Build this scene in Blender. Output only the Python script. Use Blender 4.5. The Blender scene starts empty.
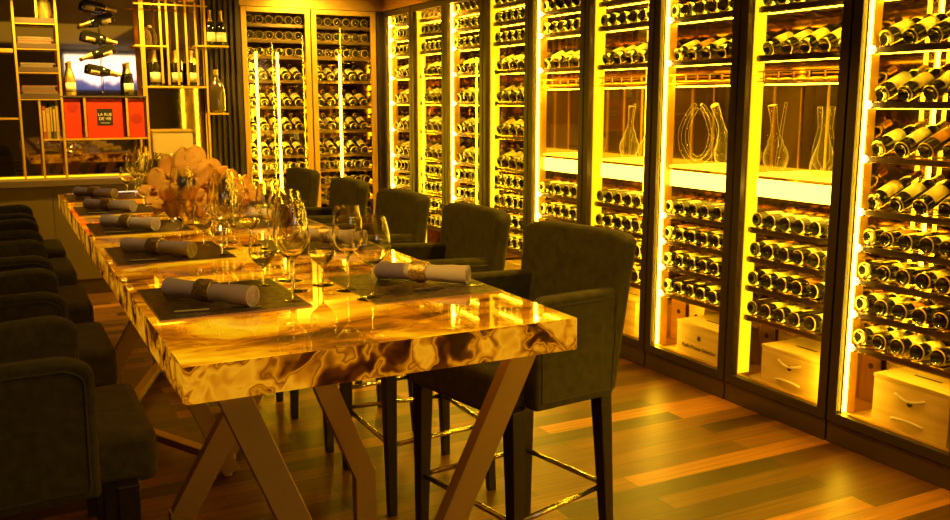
import bpy, bmesh, math, random
from mathutils import Vector, Matrix
R = random.Random(7)
C = bpy.context.scene.collection
PI = math.pi

# ------------------------------------------------------------ materials
def nm(name):
    m = bpy.data.materials.new(name); m.use_nodes = True
    nt = m.node_tree; nt.nodes.clear()
    return m, nt, nt.nodes, nt.links

def pbsdf(N, L, out=True, **kw):
    b = N.new('ShaderNodeBsdfPrincipled')
    for k, v in kw.items():
        b.inputs[k.replace('_', ' ')].default_value = v
    if out:
        o = N.new('ShaderNodeOutputMaterial'); L.new(b.outputs[0], o.inputs[0])
    return b

def simple(name, col, rough=.5, metal=0., bump=0., bscale=200., spec=.5, var=0., vscale=6., **kw):
    m, nt, N, L = nm(name)
    b = pbsdf(N, L, Base_Color=(*col, 1), Roughness=rough, Metallic=metal, Specular_IOR_Level=spec, **kw)
    tc = N.new('ShaderNodeTexCoord')
    if var:
        n = N.new('ShaderNodeTexNoise'); n.inputs['Scale'].default_value = vscale; n.inputs['Detail'].default_value = 5
        L.new(tc.outputs['Object'], n.inputs['Vector'])
        r = N.new('ShaderNodeValToRGB')
        r.color_ramp.elements[0].position = .3; r.color_ramp.elements[1].position = .7
        r.color_ramp.elements[0].color = (*[c * (1 - var) for c in col], 1)
        r.color_ramp.elements[1].color = (*[min(1, c * (1 + var)) for c in col], 1)
        L.new(n.outputs[0], r.inputs[0]); L.new(r.outputs[0], b.inputs['Base Color'])
    if bump:
        n = N.new('ShaderNodeTexNoise'); n.inputs['Scale'].default_value = bscale; n.inputs['Detail'].default_value = 3
        L.new(tc.outputs['Object'], n.inputs['Vector'])
        bp = N.new('ShaderNodeBump'); bp.inputs['Strength'].default_value = bump; bp.inputs['Distance'].default_value = .002
        L.new(n.outputs[0], bp.inputs['Height']); L.new(bp.outputs[0], b.inputs['Normal'])
    return m

def emit(name, col, s):
    m, nt, N, L = nm(name)
    e = N.new('ShaderNodeEmission'); e.inputs[0].default_value = (*col, 1); e.inputs[1].default_value = s
    o = N.new('ShaderNodeOutputMaterial'); L.new(e.outputs[0], o.inputs[0])
    return m

def pane_glass(name, tint, base=.045):
    m, nt, N, L = nm(name)
    t = N.new('ShaderNodeBsdfTransparent'); t.inputs[0].default_value = (*tint, 1)
    g = N.new('ShaderNodeBsdfGlossy'); g.inputs['Roughness'].default_value = .01
    f = N.new('ShaderNodeFresnel'); f.inputs[0].default_value = 1.5
    x = N.new('ShaderNodeMixShader'); o = N.new('ShaderNodeOutputMaterial')
    ge = N.new('ShaderNodeNewGeometry'); mu = N.new('ShaderNodeMath'); mu.operation = 'SUBTRACT'; mu.use_clamp = True   # one reflection per pane, on its outer face
    L.new(f.outputs[0], mu.inputs[0]); L.new(ge.outputs['Backfacing'], mu.inputs[1])
    L.new(mu.outputs[0], x.inputs[0]); L.new(t.outputs[0], x.inputs[1]); L.new(g.outputs[0], x.inputs[2]); L.new(x.outputs[0], o.inputs[0])
    return m

def wood(name, c1, c2, scale=(3, 40, 40), rough=.45):
    m, nt, N, L = nm(name)
    b = pbsdf(N, L, Roughness=rough)
    tc = N.new('ShaderNodeTexCoord'); mp = N.new('ShaderNodeMapping'); mp.inputs['Scale'].default_value = scale
    L.new(tc.outputs['Object'], mp.inputs[0])
    n = N.new('ShaderNodeTexNoise'); n.inputs['Scale'].default_value = 1; n.inputs['Detail'].default_value = 6
    L.new(mp.outputs[0], n.inputs['Vector'])
    r = N.new('ShaderNodeValToRGB'); e = r.color_ramp.elements
    e[0].position = .3; e[1].position = .7; e[0].color = (*c1, 1); e[1].color = (*c2, 1)
    L.new(n.outputs[0], r.inputs[0]); L.new(r.outputs[0], b.inputs['Base Color'])
    return m

def floor_mat():
    m, nt, N, L = nm('plank_floor')
    b = pbsdf(N, L, Roughness=.40, Specular_IOR_Level=.3)
    tc = N.new('ShaderNodeTexCoord')
    br = N.new('ShaderNodeTexBrick'); br.offset = .37; br.offset_frequency = 2; br.squash = 1
    for k, v in dict(Scale=1., Bias=0., **{'Mortar Size': .0012, 'Mortar Smooth': .1, 'Brick Width': 1.15, 'Row Height': .118}).items():
        br.inputs[k].default_value = v
    br.inputs['Color1'].default_value = (0, 0, 0, 1); br.inputs['Color2'].default_value = (1, 1, 1, 1); br.inputs['Mortar'].default_value = (.02, .02, .02, 1)
    L.new(tc.outputs['Object'], br.inputs['Vector'])
    r = N.new('ShaderNodeValToRGB'); cr = r.color_ramp
    cr.elements[0].position = 0; cr.elements[0].color = (.035, .012, .002, 1)
    cr.elements[1].position = 1; cr.elements[1].color = (.36, .140, .025, 1)
    e = cr.elements.new(.45); e.color = (.105, .039, .007, 1)
    e = cr.elements.new(.8); e.color = (.175, .066, .012, 1)
    L.new(br.outputs['Color'], r.inputs[0])
    mp = N.new('ShaderNodeMapping'); mp.inputs['Scale'].default_value = (1.2, 34, 1)
    L.new(tc.outputs['Object'], mp.inputs[0])
    n = N.new('ShaderNodeTexNoise'); n.inputs['Scale'].default_value = 1.6; n.inputs['Detail'].default_value = 7; n.inputs['Distortion'].default_value = .4
    L.new(mp.outputs[0], n.inputs['Vector'])
    mr = N.new('ShaderNodeMapRange'); mr.inputs['From Min'].default_value = .25; mr.inputs['From Max'].default_value = .75
    mr.inputs['To Min'].default_value = .55; mr.inputs['To Max'].default_value = 1.4
    L.new(n.outputs[0], mr.inputs[0])
    mx = N.new('ShaderNodeMix'); mx.data_type = 'RGBA'; mx.blend_type = 'MULTIPLY'; mx.inputs[0].default_value = 1
    L.new(r.outputs[0], mx.inputs[6]); L.new(mr.outputs[0], mx.inputs[7])
    L.new(mx.outputs[2], b.inputs['Base Color'])
    bp = N.new('ShaderNodeBump'); bp.inputs['Strength'].default_value = .15; bp.inputs['Distance'].default_value = .002
    L.new(br.outputs['Fac'], bp.inputs['Height']); bp.invert = True; L.new(bp.outputs[0], b.inputs['Normal'])
    return m

def onyx(name, stops, strength, scale, stretch, rough=.06, dist=.9, detail=7, warp=.45, coat=1.):
    m, nt, N, L = nm(name)
    b = pbsdf(N, L, Roughness=rough, Specular_IOR_Level=.6)
    tc = N.new('ShaderNodeTexCoord'); mp = N.new('ShaderNodeMapping'); mp.inputs['Scale'].default_value = stretch
    mp.inputs['Rotation'].default_value = (0, 0, .12)
    L.new(tc.outputs['Object'], mp.inputs[0])
    w = N.new('ShaderNodeTexNoise'); w.inputs['Scale'].default_value = scale * .6; w.inputs['Detail'].default_value = 3
    L.new(mp.outputs[0], w.inputs['Vector'])
    add = N.new('ShaderNodeMix'); add.data_type = 'RGBA'; add.blend_type = 'ADD'; add.inputs[0].default_value = warp
    L.new(mp.outputs[0], add.inputs[6]); L.new(w.outputs['Color'], add.inputs[7])
    n = N.new('ShaderNodeTexNoise'); n.inputs['Scale'].default_value = scale; n.inputs['Detail'].default_value = detail; n.inputs['Roughness'].default_value = .55; n.inputs['Distortion'].default_value = dist
    L.new(add.outputs[2], n.inputs['Vector'])
    r = N.new('ShaderNodeValToRGB'); cr = r.color_ramp
    while len(cr.elements) < len(stops): cr.elements.new(.5)
    for e, (p, c) in zip(cr.elements, stops): e.position = p; e.color = (*c, 1)
    L.new(n.outputs[0], r.inputs[0])
    L.new(r.outputs[0], b.inputs['Emission Color']); b.inputs['Emission Strength'].default_value = strength
    dk = N.new('ShaderNodeMix'); dk.data_type = 'RGBA'; dk.blend_type = 'MULTIPLY'; dk.inputs[0].default_value = 1
    dk.inputs[7].default_value = (.12, .07, .02, 1)
    b.inputs['Coat Weight'].default_value = coat; b.inputs['Coat Roughness'].default_value = .015; b.inputs['Coat IOR'].default_value = 1.75; L.new(r.outputs[0], dk.inputs[6]); L.new(dk.outputs[2], b.inputs['Base Color'])
    return m

M = {}
M['floor'] = floor_mat()
M['plaster'] = simple('dark_plaster', (.10, .07, .045), .8, bump=.2)
M['ceiling'] = simple('ceiling_paint', (.10, .06, .02), .8)
M['bronze'] = simple('dark_bronze', (.060, .038, .022), .42, .35, spec=.4)
M['bronze_toe'] = simple('dark_brown_lacquer', (.075, .040, .020), .45)
M['gold'] = simple('brushed_gold', (.90, .54, .06), .38, .6)
M['goldframe'] = simple('gold_frame_metal', (.66, .38, .06), .42, .6)
M['lining'] = simple('amber_bronze_lining', (.50, .27, .05), .45, .5)
M['jamb'] = simple('satin_gold_jamb', (.92, .66, .20), .5, .2)
M['cabback'] = simple('bronze_mirror_back', (.42, .27, .085), .04, 1.0, bump=.04, bscale=5)
M['cabside'] = simple('bronze_mirror_side', (.50, .32, .09), .07, .95)
M['amber_glow'] = emit('glow_panel', (1, .60, .006), 1.2)
M['shelfled'] = emit('shelf_led', (1, .60, .012), 27)
M['cabdark'] = simple('dark_niche_panel', (.05, .026, .010), .3, .2, bump=.3, bscale=6)
M['tray'] = simple('tray_metal', (.20, .13, .05), .3, .7)
M['goldlip'] = simple('polished_gold_lip', (.95, .70, .25), .15, 1.)
M['led'] = emit('warm_led', (1, .60, .012), 52)
M['led2'] = emit('warm_led_rear', (1, .58, .012), 30)
M['fascia'] = emit('lit_glass_shelf', (1, .72, .06), 5)
M['litshelf'] = emit('glowing_glass_shelf', (1, .58, .02), 2.2)  # emission stands in for fascia light rising through the shelf
M['glint'] = emit('led_glint', (1, .80, .35), 20)
M['pane'] = pane_glass('door_glass', (.97, .96, .92))
M['bottle'] = simple('dark_bottle_glass', (.016, .014, .005), .07, 0, spec=.9, Coat_Weight=.6, Coat_Roughness=.03)
M['rim_glint'] = simple('bottle_rim_glint', (.85, .55, .08), .2, .2, spec=.9)  # amber ring paints the light refracted in the base edge
LAB = [simple('label_%s' % n, c, .55) for n, c in (('cream', (.95, .82, .42)), ('ivory', (.97, .90, .58)), ('straw', (.88, .68, .34)), ('rust', (.55, .22, .07)))]
CAP = [simple('foil_%s' % n, c, .3, .5) for n, c in (('dark', (.06, .02, .015)), ('gold', (.75, .5, .15)), ('wine', (.18, .03, .02)))]
M['crate'] = wood('pine_crate', (.72, .48, .17), (.92, .66, .28), (40, 3, 40), .55)
M['crate_dark'] = wood('brown_crate', (.36, .20, .09), (.50, .30, .14), (40, 40, 3), .55)
M['rope'] = simple('rope', (.85, .72, .48), .8)
M['ink'] = simple('stencil_ink', (.03, .015, .01), .7)
M['fabric'] = simple('olive_brown_upholstery', (.068, .056, .014), .9, bump=.5, bscale=420, spec=.2, var=.22, vscale=30, Sheen_Weight=.08, Sheen_Roughness=.4)
M['piping'] = simple('upholstery_piping', (.065, .052, .022), .85, spec=.25)
M['legwood'] = simple('black_stained_wood', (.018, .011, .007), .38)
M['chrome'] = simple('polished_footrest_metal', (.75, .66, .48), .16, 1.)
M['tablebar'] = simple('bronze_bar', (.46, .29, .09), .38, .5)
ST_TOP = [(.32, (.05, .008, .0)), (.41, (.25, .05, .0005)), (.46, (.62, .15, .001)), (.505, (1.0, .28, .001)), (.52, (.42, .09, .0005)), (.535, (1.05, .33, .001)), (.59, (1.2, .46, .002)), (.67, (1.4, .75, .006)), (.80, (.8, .25, .001))]
ST_EDGE = [(.36, (.04, .006, .0002)), (.43, (.16, .03, .0006)), (.465, (.62, .18, .001)), (.49, (1.0, .34, .003)), (.515, (.34, .08, .001)), (.545, (.85, .26, .002)), (.60, (1.25, .52, .01)), (.70, (.9, .30, .003))]
M['onyx_top'] = onyx('backlit_onyx_top', ST_TOP, .60, 4.6, (.6, 1.35, 1), .05, .6)
M['onyx_edge'] = onyx('backlit_onyx_edge', ST_EDGE, .37, 9.0, (1, 1, 1.1), .14, .5, 2.2, .25, .25)
M['mat'] = simple('placemat_weave', (.105, .060, .016), .42, .0, bump=1., bscale=90, var=.92, vscale=48)
M['matedge'] = simple('placemat_edge', (.5, .32, .10), .4, .5)
M['linen'] = simple('napkin_linen', (.62, .50, .50), .85, bump=.25, bscale=600)
M['ring'] = simple('napkin_ring_beads', (.60, .42, .16), .35, .75, bump=1., bscale=180, var=.6, vscale=150)
M['steel'] = simple('cutlery_steel', (.55, .5, .42), .15, 1.)
def clear_glass(name, tint=(1, .98, .93)):
    m, nt, N, L = nm(name)
    b = N.new('ShaderNodeBsdfGlass'); b.inputs['Color'].default_value = (*tint, 1); b.inputs['Roughness'].default_value = 0; b.inputs['IOR'].default_value = 1.5
    o = N.new('ShaderNodeOutputMaterial'); L.new(b.outputs[0], o.inputs[0])
    return m
M['glass'] = clear_glass('crystal')
def thin_crystal(name, tint, power, amt, rough, tl):
    m, nt, N, L = nm(name)
    t = N.new('ShaderNodeBsdfTransparent'); t.inputs[0].default_value = (*tint, 1)
    g = N.new('ShaderNodeBsdfGlossy'); g.inputs['Roughness'].default_value = rough
    tr = N.new('ShaderNodeBsdfTranslucent'); tr.inputs[0].default_value = (1, .92, .6, 1)
    a = N.new('ShaderNodeMixShader'); a.inputs[0].default_value = tl; L.new(g.outputs[0], a.inputs[1]); L.new(tr.outputs[0], a.inputs[2])
    lw = N.new('ShaderNodeLayerWeight'); lw.inputs[0].default_value = .5
    p = N.new('ShaderNodeMath'); p.operation = 'POWER'; p.inputs[1].default_value = power; L.new(lw.outputs['Facing'], p.inputs[0])
    q = N.new('ShaderNodeMath'); q.operation = 'MULTIPLY_ADD'; q.use_clamp = True; q.inputs[1].default_value = amt; q.inputs[2].default_value = .045; L.new(p.outputs[0], q.inputs[0])
    x = N.new('ShaderNodeMixShader'); o = N.new('ShaderNodeOutputMaterial')
    L.new(q.outputs[0], x.inputs[0]); L.new(t.outputs[0], x.inputs[1]); L.new(a.outputs[0], x.inputs[2]); L.new(x.outputs[0], o.inputs[0])
    return m
M['crystal'] = thin_crystal('thin_crystal', (.98, .97, .94), 3.2, 1.0, .02, .35)
M['amberglass'] = thin_crystal('decanter_crystal', (.97, .93, .82), 1.9, 1.1, .10, .75)
M['water'] = clear_glass('still_water', (1, .97, .9))
m_, nt_, N_, L_ = nm('amber_lit_petal')
a_ = N_.new('ShaderNodeBsdfDiffuse'); a_.inputs[0].default_value = (.95, .62, .12, 1); b_ = N_.new('ShaderNodeBsdfTranslucent'); b_.inputs[0].default_value = (.95, .45, .03, 1)  # white petals, coloured with the amber light that falls on them
x_ = N_.new('ShaderNodeMixShader'); x_.inputs[0].default_value = .5; o_ = N_.new('ShaderNodeOutputMaterial')
L_.new(a_.outputs[0], x_.inputs[1]); L_.new(b_.outputs[0], x_.inputs[2]); L_.new(x_.outputs[0], o_.inputs[0]); M['petal'] = m_
M['petalc'] = simple('orchid_lip', (.75, .36, .05), .5)
M['stem'] = simple('plant_stem', (.16, .15, .04), .6)
M['mirror'] = simple('bronze_tinted_mirror', (.62, .50, .36), .03, 1.)
M['beige'] = simple('beige_lacquer', (.20, .135, .045), .5)
M['ledge'] = simple('brown_ledge', (.20, .13, .075), .35)
M['slat'] = simple('dark_slatted_panel', (.05, .028, .012), .5)
M['red'] = simple('orange_red_card', (.62, .035, .003), .5)
M['black'] = simple('black_card', (.02, .016, .012), .5)
M['white_ink'] = simple('cream_print', (.9, .8, .6), .6)
M['redink'] = simple('dark_red_print', (.38, .02, .006), .5)
M['shelfdark'] = simple('smoked_wood_shelf', (.10, .06, .035), .4)
M['box'] = simple('pale_gold_card', (.72, .52, .2), .4, .3)
M['giant'] = simple('smoky_bottle', (.09, .06, .02), .1, .2, Coat_Weight=.5)
M['foil'] = simple('champagne_foil', (.85, .62, .18), .3, .8, bump=1, bscale=60)
BOOK = [simple('book_%d' % i, c, .6) for i, c in enumerate(((.30, .06, .02), (.40, .24, .06), (.03, .022, .012), (.12, .08, .03), (.5, .34, .1)))]

# ------------------------------------------------------------ geometry helpers
def mesh(name, bm, mats, parent=None, smooth=None, bevel=0., seg=2):
    me = bpy.data.meshes.new(name)
    bmesh.ops.recalc_face_normals(bm, faces=bm.faces[:])
    bm.to_mesh(me); bm.free()
    for m in (mats if isinstance(mats, (list, tuple)) else [mats]): me.materials.append(m)
    if smooth is not None:
        for p in me.polygons: p.use_smooth = True
        if smooth > 0:
            try: me.set_sharp_from_angle(angle=math.radians(smooth))
            except Exception: pass
    o = bpy.data.objects.new(name, me); C.objects.link(o)
    if parent: o.parent = parent
    if bevel:
        md = o.modifiers.new('bevel', 'BEVEL'); md.width = bevel; md.segments = seg; md.limit_method = 'ANGLE'; md.angle_limit = .7
    return o

def empty(name, loc=(0, 0, 0), rz=0):
    o = bpy.data.objects.new(name, None); C.objects.link(o); o.location = loc; o.rotation_euler = (0, 0, rz); o.empty_display_size = .05
    return o

def tag(o, label, cat, group=None):
    o['label'] = label; o['category'] = cat
    if group: o['group'] = group
    return o

def struct(o): o['kind'] = 'structure'; return o

def dup(root, loc=None, rot=None, label=None, group=None):
    r = root.copy(); C.objects.link(r)
    for ch in root.children:
        c = ch.copy(); C.objects.link(c); c.parent = r
        for g in ch.children:
            d = g.copy(); C.objects.link(d); d.parent = c
    if loc is not None: r.location = loc
    if rot is not None: r.rotation_euler = rot
    if label: r['label'] = label
    if group: r['group'] = group
    return r

def box(bm, x0, y0, z0, x1, y1, z1, mi=0):
    v = [bm.verts.new(p) for p in ((x0, y0, z0), (x1, y0, z0), (x1, y1, z0), (x0, y1, z0), (x0, y0, z1), (x1, y0, z1), (x1, y1, z1), (x0, y1, z1))]
    for f in ((0, 3, 2, 1), (4, 5, 6, 7), (0, 1, 5, 4), (1, 2, 6, 5), (2, 3, 7, 6), (3, 0, 4, 7)):
        bm.faces.new([v[i] for i in f]).material_index = mi

def bx(name, b, mat, parent=None, bevel=0., seg=2):
    bm = bmesh.new(); box(bm, *b); return mesh(name, bm, mat, parent, bevel=bevel, seg=seg)

def bxs(name, bs, mat, parent=None, bevel=0.):
    bm = bmesh.new()
    for b in bs: box(bm, *b)
    return mesh(name, bm, mat, parent, bevel=bevel)

def lathe(bm, prof, segs=20, T=None, mi=0, mis=None):
    """prof: list of (r, h) about +Z; T optional Matrix"""
    T = T or Matrix()
    rings = []
    for r, h in prof:
        if r < 1e-6: rings.append([bm.verts.new(T @ Vector((0, 0, h)))])
        else: rings.append([bm.verts.new(T @ Vector((r * math.cos(2 * PI * i / segs), r * math.sin(2 * PI * i / segs), h))) for i in range(segs)])
    for k in range(len(rings) - 1):
        a, b = rings[k], rings[k + 1]; m_ = mis[k] if mis else mi
        for i in range(segs):
            j = (i + 1) % segs
            if len(a) == 1 and len(b) == 1: continue
            if len(a) == 1: f = bm.faces.new((a[0], b[i], b[j]))
            elif len(b) == 1: f = bm.faces.new((a[i], a[j], b[0]))
            else: f = bm.faces.new((a[i], a[j], b[j], b[i]))
            f.material_index = m_

def tube(bm, pts, r, segs=8, r1=None, mi=0, closed=False):
    pts = [Vector(p) for p in pts]; n = len(pts); rings = []
    prev = None
    for k, p in enumerate(pts):
        if closed: d = pts[(k + 1) % n] - pts[k - 1]
        else: d = (pts[min(k + 1, n - 1)] - pts[max(k - 1, 0)])
        d.normalize()
        if prev is None:
            a = d.orthogonal().normalized()
        else:
            a = (prev - d * prev.dot(d))
            a = a.normalized() if a.length > 1e-6 else d.orthogonal().normalized()
        prev = a; b = d.cross(a)
        rr = r if r1 is None else r + (r1 - r) * k / max(1, n - 1)
        if isinstance(r, (list, tuple)): rr = r[k]
        rings.append([bm.verts.new(p + (a * math.cos(2 * PI * i / segs) + b * math.sin(2 * PI * i / segs)) * rr) for i in range(segs)])
    for k in range(n if closed else n - 1):
        A, B = rings[k], rings[(k + 1) % n]
        for i in range(segs):
            j = (i + 1) % segs
            bm.faces.new((A[i], A[j], B[j], B[i])).material_index = mi
    if not closed:
        bm.faces.new(rings[0][::-1]).material_index = mi; bm.faces.new(rings[-1]).material_index = mi

def bar(bm, a, b, w, d, side=(0, 1, 0)):
    """rectangular bar from a to b; w across in-plane, d along side"""
    a, b = Vector(a), Vector(b); s = Vector(side).normalized(); t = (b - a).normalized(); u = t.cross(s).normalized()
    v = []
    for p in (a, b):
        for i, j in ((-1, -1), (1, -1), (1, 1), (-1, 1)):
            v.append(bm.verts.new(p + u * w / 2 * i + s * d / 2 * j))
    for f in ((0, 1, 2, 3), (7, 6, 5, 4), (0, 4, 5, 1), (1, 5, 6, 2), (2, 6, 7, 3), (3, 7, 4, 0)): bm.faces.new([v[i] for i in f])

def prism(bm, poly, y0, y1, axis='y', mi=0):
    """poly in (x,z), extruded in y"""
    A = [bm.verts.new((x, y0, z)) for x, z in poly]; B = [bm.verts.new((x, y1, z)) for x, z in poly]
    bm.faces.new(A).material_index = mi; bm.faces.new(B[::-1]).material_index = mi
    n = len(poly)
    for i in range(n): bm.faces.new((A[i], B[i], B[(i + 1) % n], A[(i + 1) % n])).material_index = mi

def text_mesh(name, s, size, mat, parent, loc, rot, depth=.0008):
    cu = bpy.data.curves.new(name + '_curve', 'FONT'); cu.body = s; cu.size = size; cu.extrude = depth; cu.align_x = 'CENTER'; cu.align_y = 'CENTER'
    t = bpy.data.objects.new('tmp', cu); C.objects.link(t)
    bpy.context.view_layer.update()
    me = bpy.data.meshes.new_from_object(t.evaluated_get(bpy.context.evaluated_depsgraph_get()))
    bpy.data.objects.remove(t); bpy.data.curves.remove(cu)
    me.materials.clear(); me.materials.append(mat)
    o = bpy.data.objects.new(name, me); C.objects.link(o); o.parent = parent; o.location = loc; o.rotation_euler = rot
    return o

# ------------------------------------------------------------ camera
F, D, VX = 923.6, 158.0, -8.0
pitch = math.atan(D / F); yaw = math.atan((475 - VX) / math.hypot(F, D))
cam_d = bpy.data.cameras.new('camera'); cam_d.sensor_width = 36; cam_d.lens = F * 36 / 950; cam_d.clip_start = .05
cam = bpy.data.objects.new('camera', cam_d); C.objects.link(cam)
cam.location = (0, 0, 1.6); cam.rotation_euler = (PI / 2 - pitch, 0, -yaw)
bpy.context.scene.camera = cam

# ------------------------------------------------------------ room shell
W = 3.42; YB = 8.6; ZC = 2.62; XL = -1.7; YF = -3.0; XR = W + .62
def structure(name, b, mat):
    return struct(bx(name, b, mat))
structure('floor', (XL, YF, -.1, XR, YB + .7, 0), M['floor'])
structure('ceiling', (XL, YF, ZC, XR, YB + .7, ZC + .1), M['ceiling'])
structure('wall_left', (XL - .1, YF, 0, XL, YB + .7, ZC), M['plaster'])
structure('wall_right', (XR, YF, 0, XR + .1, YB + .7, ZC), M['plaster'])
structure('wall_front', (XL, YF - .1, 0, XR, YF, ZC), M['plaster'])
structure('wall_back', (XL, YB + .7, 0, XR, YB + .8, ZC), M['plaster'])
# soffit above the cabinets
structure('trim_1', (W, YF, 2.46, XR, YB + .69, ZC), M['goldframe'])
structure('trim_2', (1.98, YB, 2.46, W, YB + .69, ZC), M['goldframe'])
# dark slatted panel between mirror and rear cabinets
bm = bmesh.new(); box(bm, 1.69, YB - .02, 0, 2.04, YB + .6, ZC)
for i in range(7): box(bm, 1.70 + i * .048, YB - .045, 0, 1.725 + i * .048, YB - .02, ZC)
struct(mesh('trim_3', bm, M['slat'], bevel=.004))
# corner post where the two cabinet runs meet
structure('trim_4', (3.36, YB - .03, 0, W, YB + .05, 2.46), M['bronze'])

# ------------------------------------------------------------ bottles
PROF = [(0, .016), (.014, .014), (.024, .006), (.0295, 0), (.0335, 0), (.0372, .004), (.038, .016), (.038, .185), (.0355, .202), (.027, .222), (.0175, .240), (.0150, .255), (.0145, .286), (.0162, .288), (.0162, .300), (0, .300)]
PM = [0, 0, 0, 0, 1, 0, 0, 0, 0, 0, 0, 0, 2, 2, 2]
AX = Matrix.Rotation(PI / 2, 4, 'Y')          # +Z of the profile -> +X
def bottle_body(name, segs, matset):
    bm = bmesh.new(); lathe(bm, PROF, segs, AX, mis=PM); return mesh(name, bm, matset, smooth=35)
def label_patch(bm, l0, l1, span, mi=0, r=.0388, n=10):
    a0 = -span / 2; vs = []
    for i in range(n + 1):
        a = a0 + span * i / n
        vs.append([bm.verts.new((x, rr * math.sin(a), rr * math.cos(a))) for x, rr in ((l0, r), (l1, r))])
    for i in range(n): bm.faces.new((vs[i][0], vs[i][1], vs[i + 1][1], vs[i + 1][0])).material_index = mi
protos = []
KIND = ['cream', 'ivory', 'straw', 'rust-brown']
for k in range(8):
    root = empty('wine_bottle', (0, 0, -5))
    g = bottle_body('glass_body', 20, [M['bottle'], M['rim_glint'], CAP[k % 3]]); g.parent = root
    bm = bmesh.new(); l0 = (.055, .060, .052, .064)[k % 4]; l1 = (.155, .15, .165, .145)[(k // 2) % 4]
    label_patch(bm, l0, l1, 2.9); lb = mesh('paper_label', bm, LAB[(0, 1, 2, 0, 1, 3, 0, 1)[k]], root, smooth=0)
    lb.modifiers.new('solid', 'SOLIDIFY').thickness = .0006
    bm = bmesh.new(); lathe(bm, [(.0156, .232), (.0160, .25), (.0156, .286), (.0172, .287), (.0172, .3015), (0, .3015)], 14, AX)
    cp = mesh('foil_capsule', bm, CAP[k % 3], root, smooth=35)
    root['kindname'] = 0; del root['kindname']
    protos.append(root)
BLAB = ['cream', 'ivory', 'straw', 'cream', 'ivory', 'rust', 'cream', 'ivory']
# single-mesh bottles for the small, distant ones
def plain_bottle_mesh(k):
    bm = bmesh.new(); lathe(bm, PROF, 14, AX, mis=PM)
    label_patch(bm, .06, .15, 2.9, 3)
    return bm
plain = []
for k in range(4):
    o = mesh('wine_bottle', plain_bottle_mesh(k), [M['bottle'], M['rim_glint'], CAP[k % 3], LAB[(0, 1, 2, 1)[k]]], smooth=35)
    plain.append(o.data); bpy.data.objects.remove(o)

ORD = ['first', 'second', 'third', 'fourth', 'fifth', 'sixth', 'seventh', 'eighth', 'ninth', 'tenth', 'eleventh', 'twelfth']
CABN = {0: 'the rightmost cabinet', 1: 'the second cabinet from the right', 2: 'the third cabinet from the right', 3: 'the fourth cabinet from the right',
        4: 'the fifth cabinet from the right', 5: 'the sixth cabinet from the right', 6: 'the seventh cabinet from the right'}
used = [0] * 8
stuff = {}          # rows that become one mesh
def put_bottle(mat4, k, detail, label=None, group=None):
    if detail == 0:
        stuff.setdefault('x', []).append((mat4, k)); return
    if detail == 2:
        k = k % 8
        p = protos[k]
        o = p if not used[k] else dup(p)
        used[k] = 1
    else:
        o = bpy.data.objects.new('wine_bottle', plain[k % 4]); C.objects.link(o)
    o.matrix_world = mat4
    tag(o, label, 'wine bottle', group)

# ------------------------------------------------------------ wine cabinets (right wall)
LOW = [.485, .645, .80, .955]
edges = [-2.62, -1.92, -1.22, -.52, .18, .88, 1.58, 2.28, 2.98, 3.68, 4.38, 5.09, 5.80, 6.50, 7.20, 7.90, 8.57]   # y of the joints between cabinets
count = [0]
def tray(root, y0, y1, z, depth=.33, mode='flat'):
    bm = bmesh.new()
    box(bm, W + .055, y0, z - .026, W + .063, y1, z + .002)            # front bar
    for i in range(7):                                                # wires running back
        y = y0 + (y1 - y0) * (i + .5) / 7
        box(bm, W + .063, y - .003, z - .010, W + .055 + depth, y + .003, z - .004)
    box(bm, W + .05 + depth, y0, z - .012, W + .056 + depth, y1, z - .002)
    o = mesh('bottle_tray', bm, M['tray'], root)
    bm = bmesh.new(); box(bm, W + .050, y0, z - .003, W + .065, y1, z + .003); box(bm, W + .050, y0, z - .028, W + .065, y1, z - .0235)
    mesh('front_lip', bm, M['goldlip'], o)
    wd = .018 if z > 2 else .007
    bx('shelf_led', (W + .115, y0 + .01, z - .030, W + .115 + wd, y1 - .01, z - .0265), M['shelfled'], o)
    return o
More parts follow.
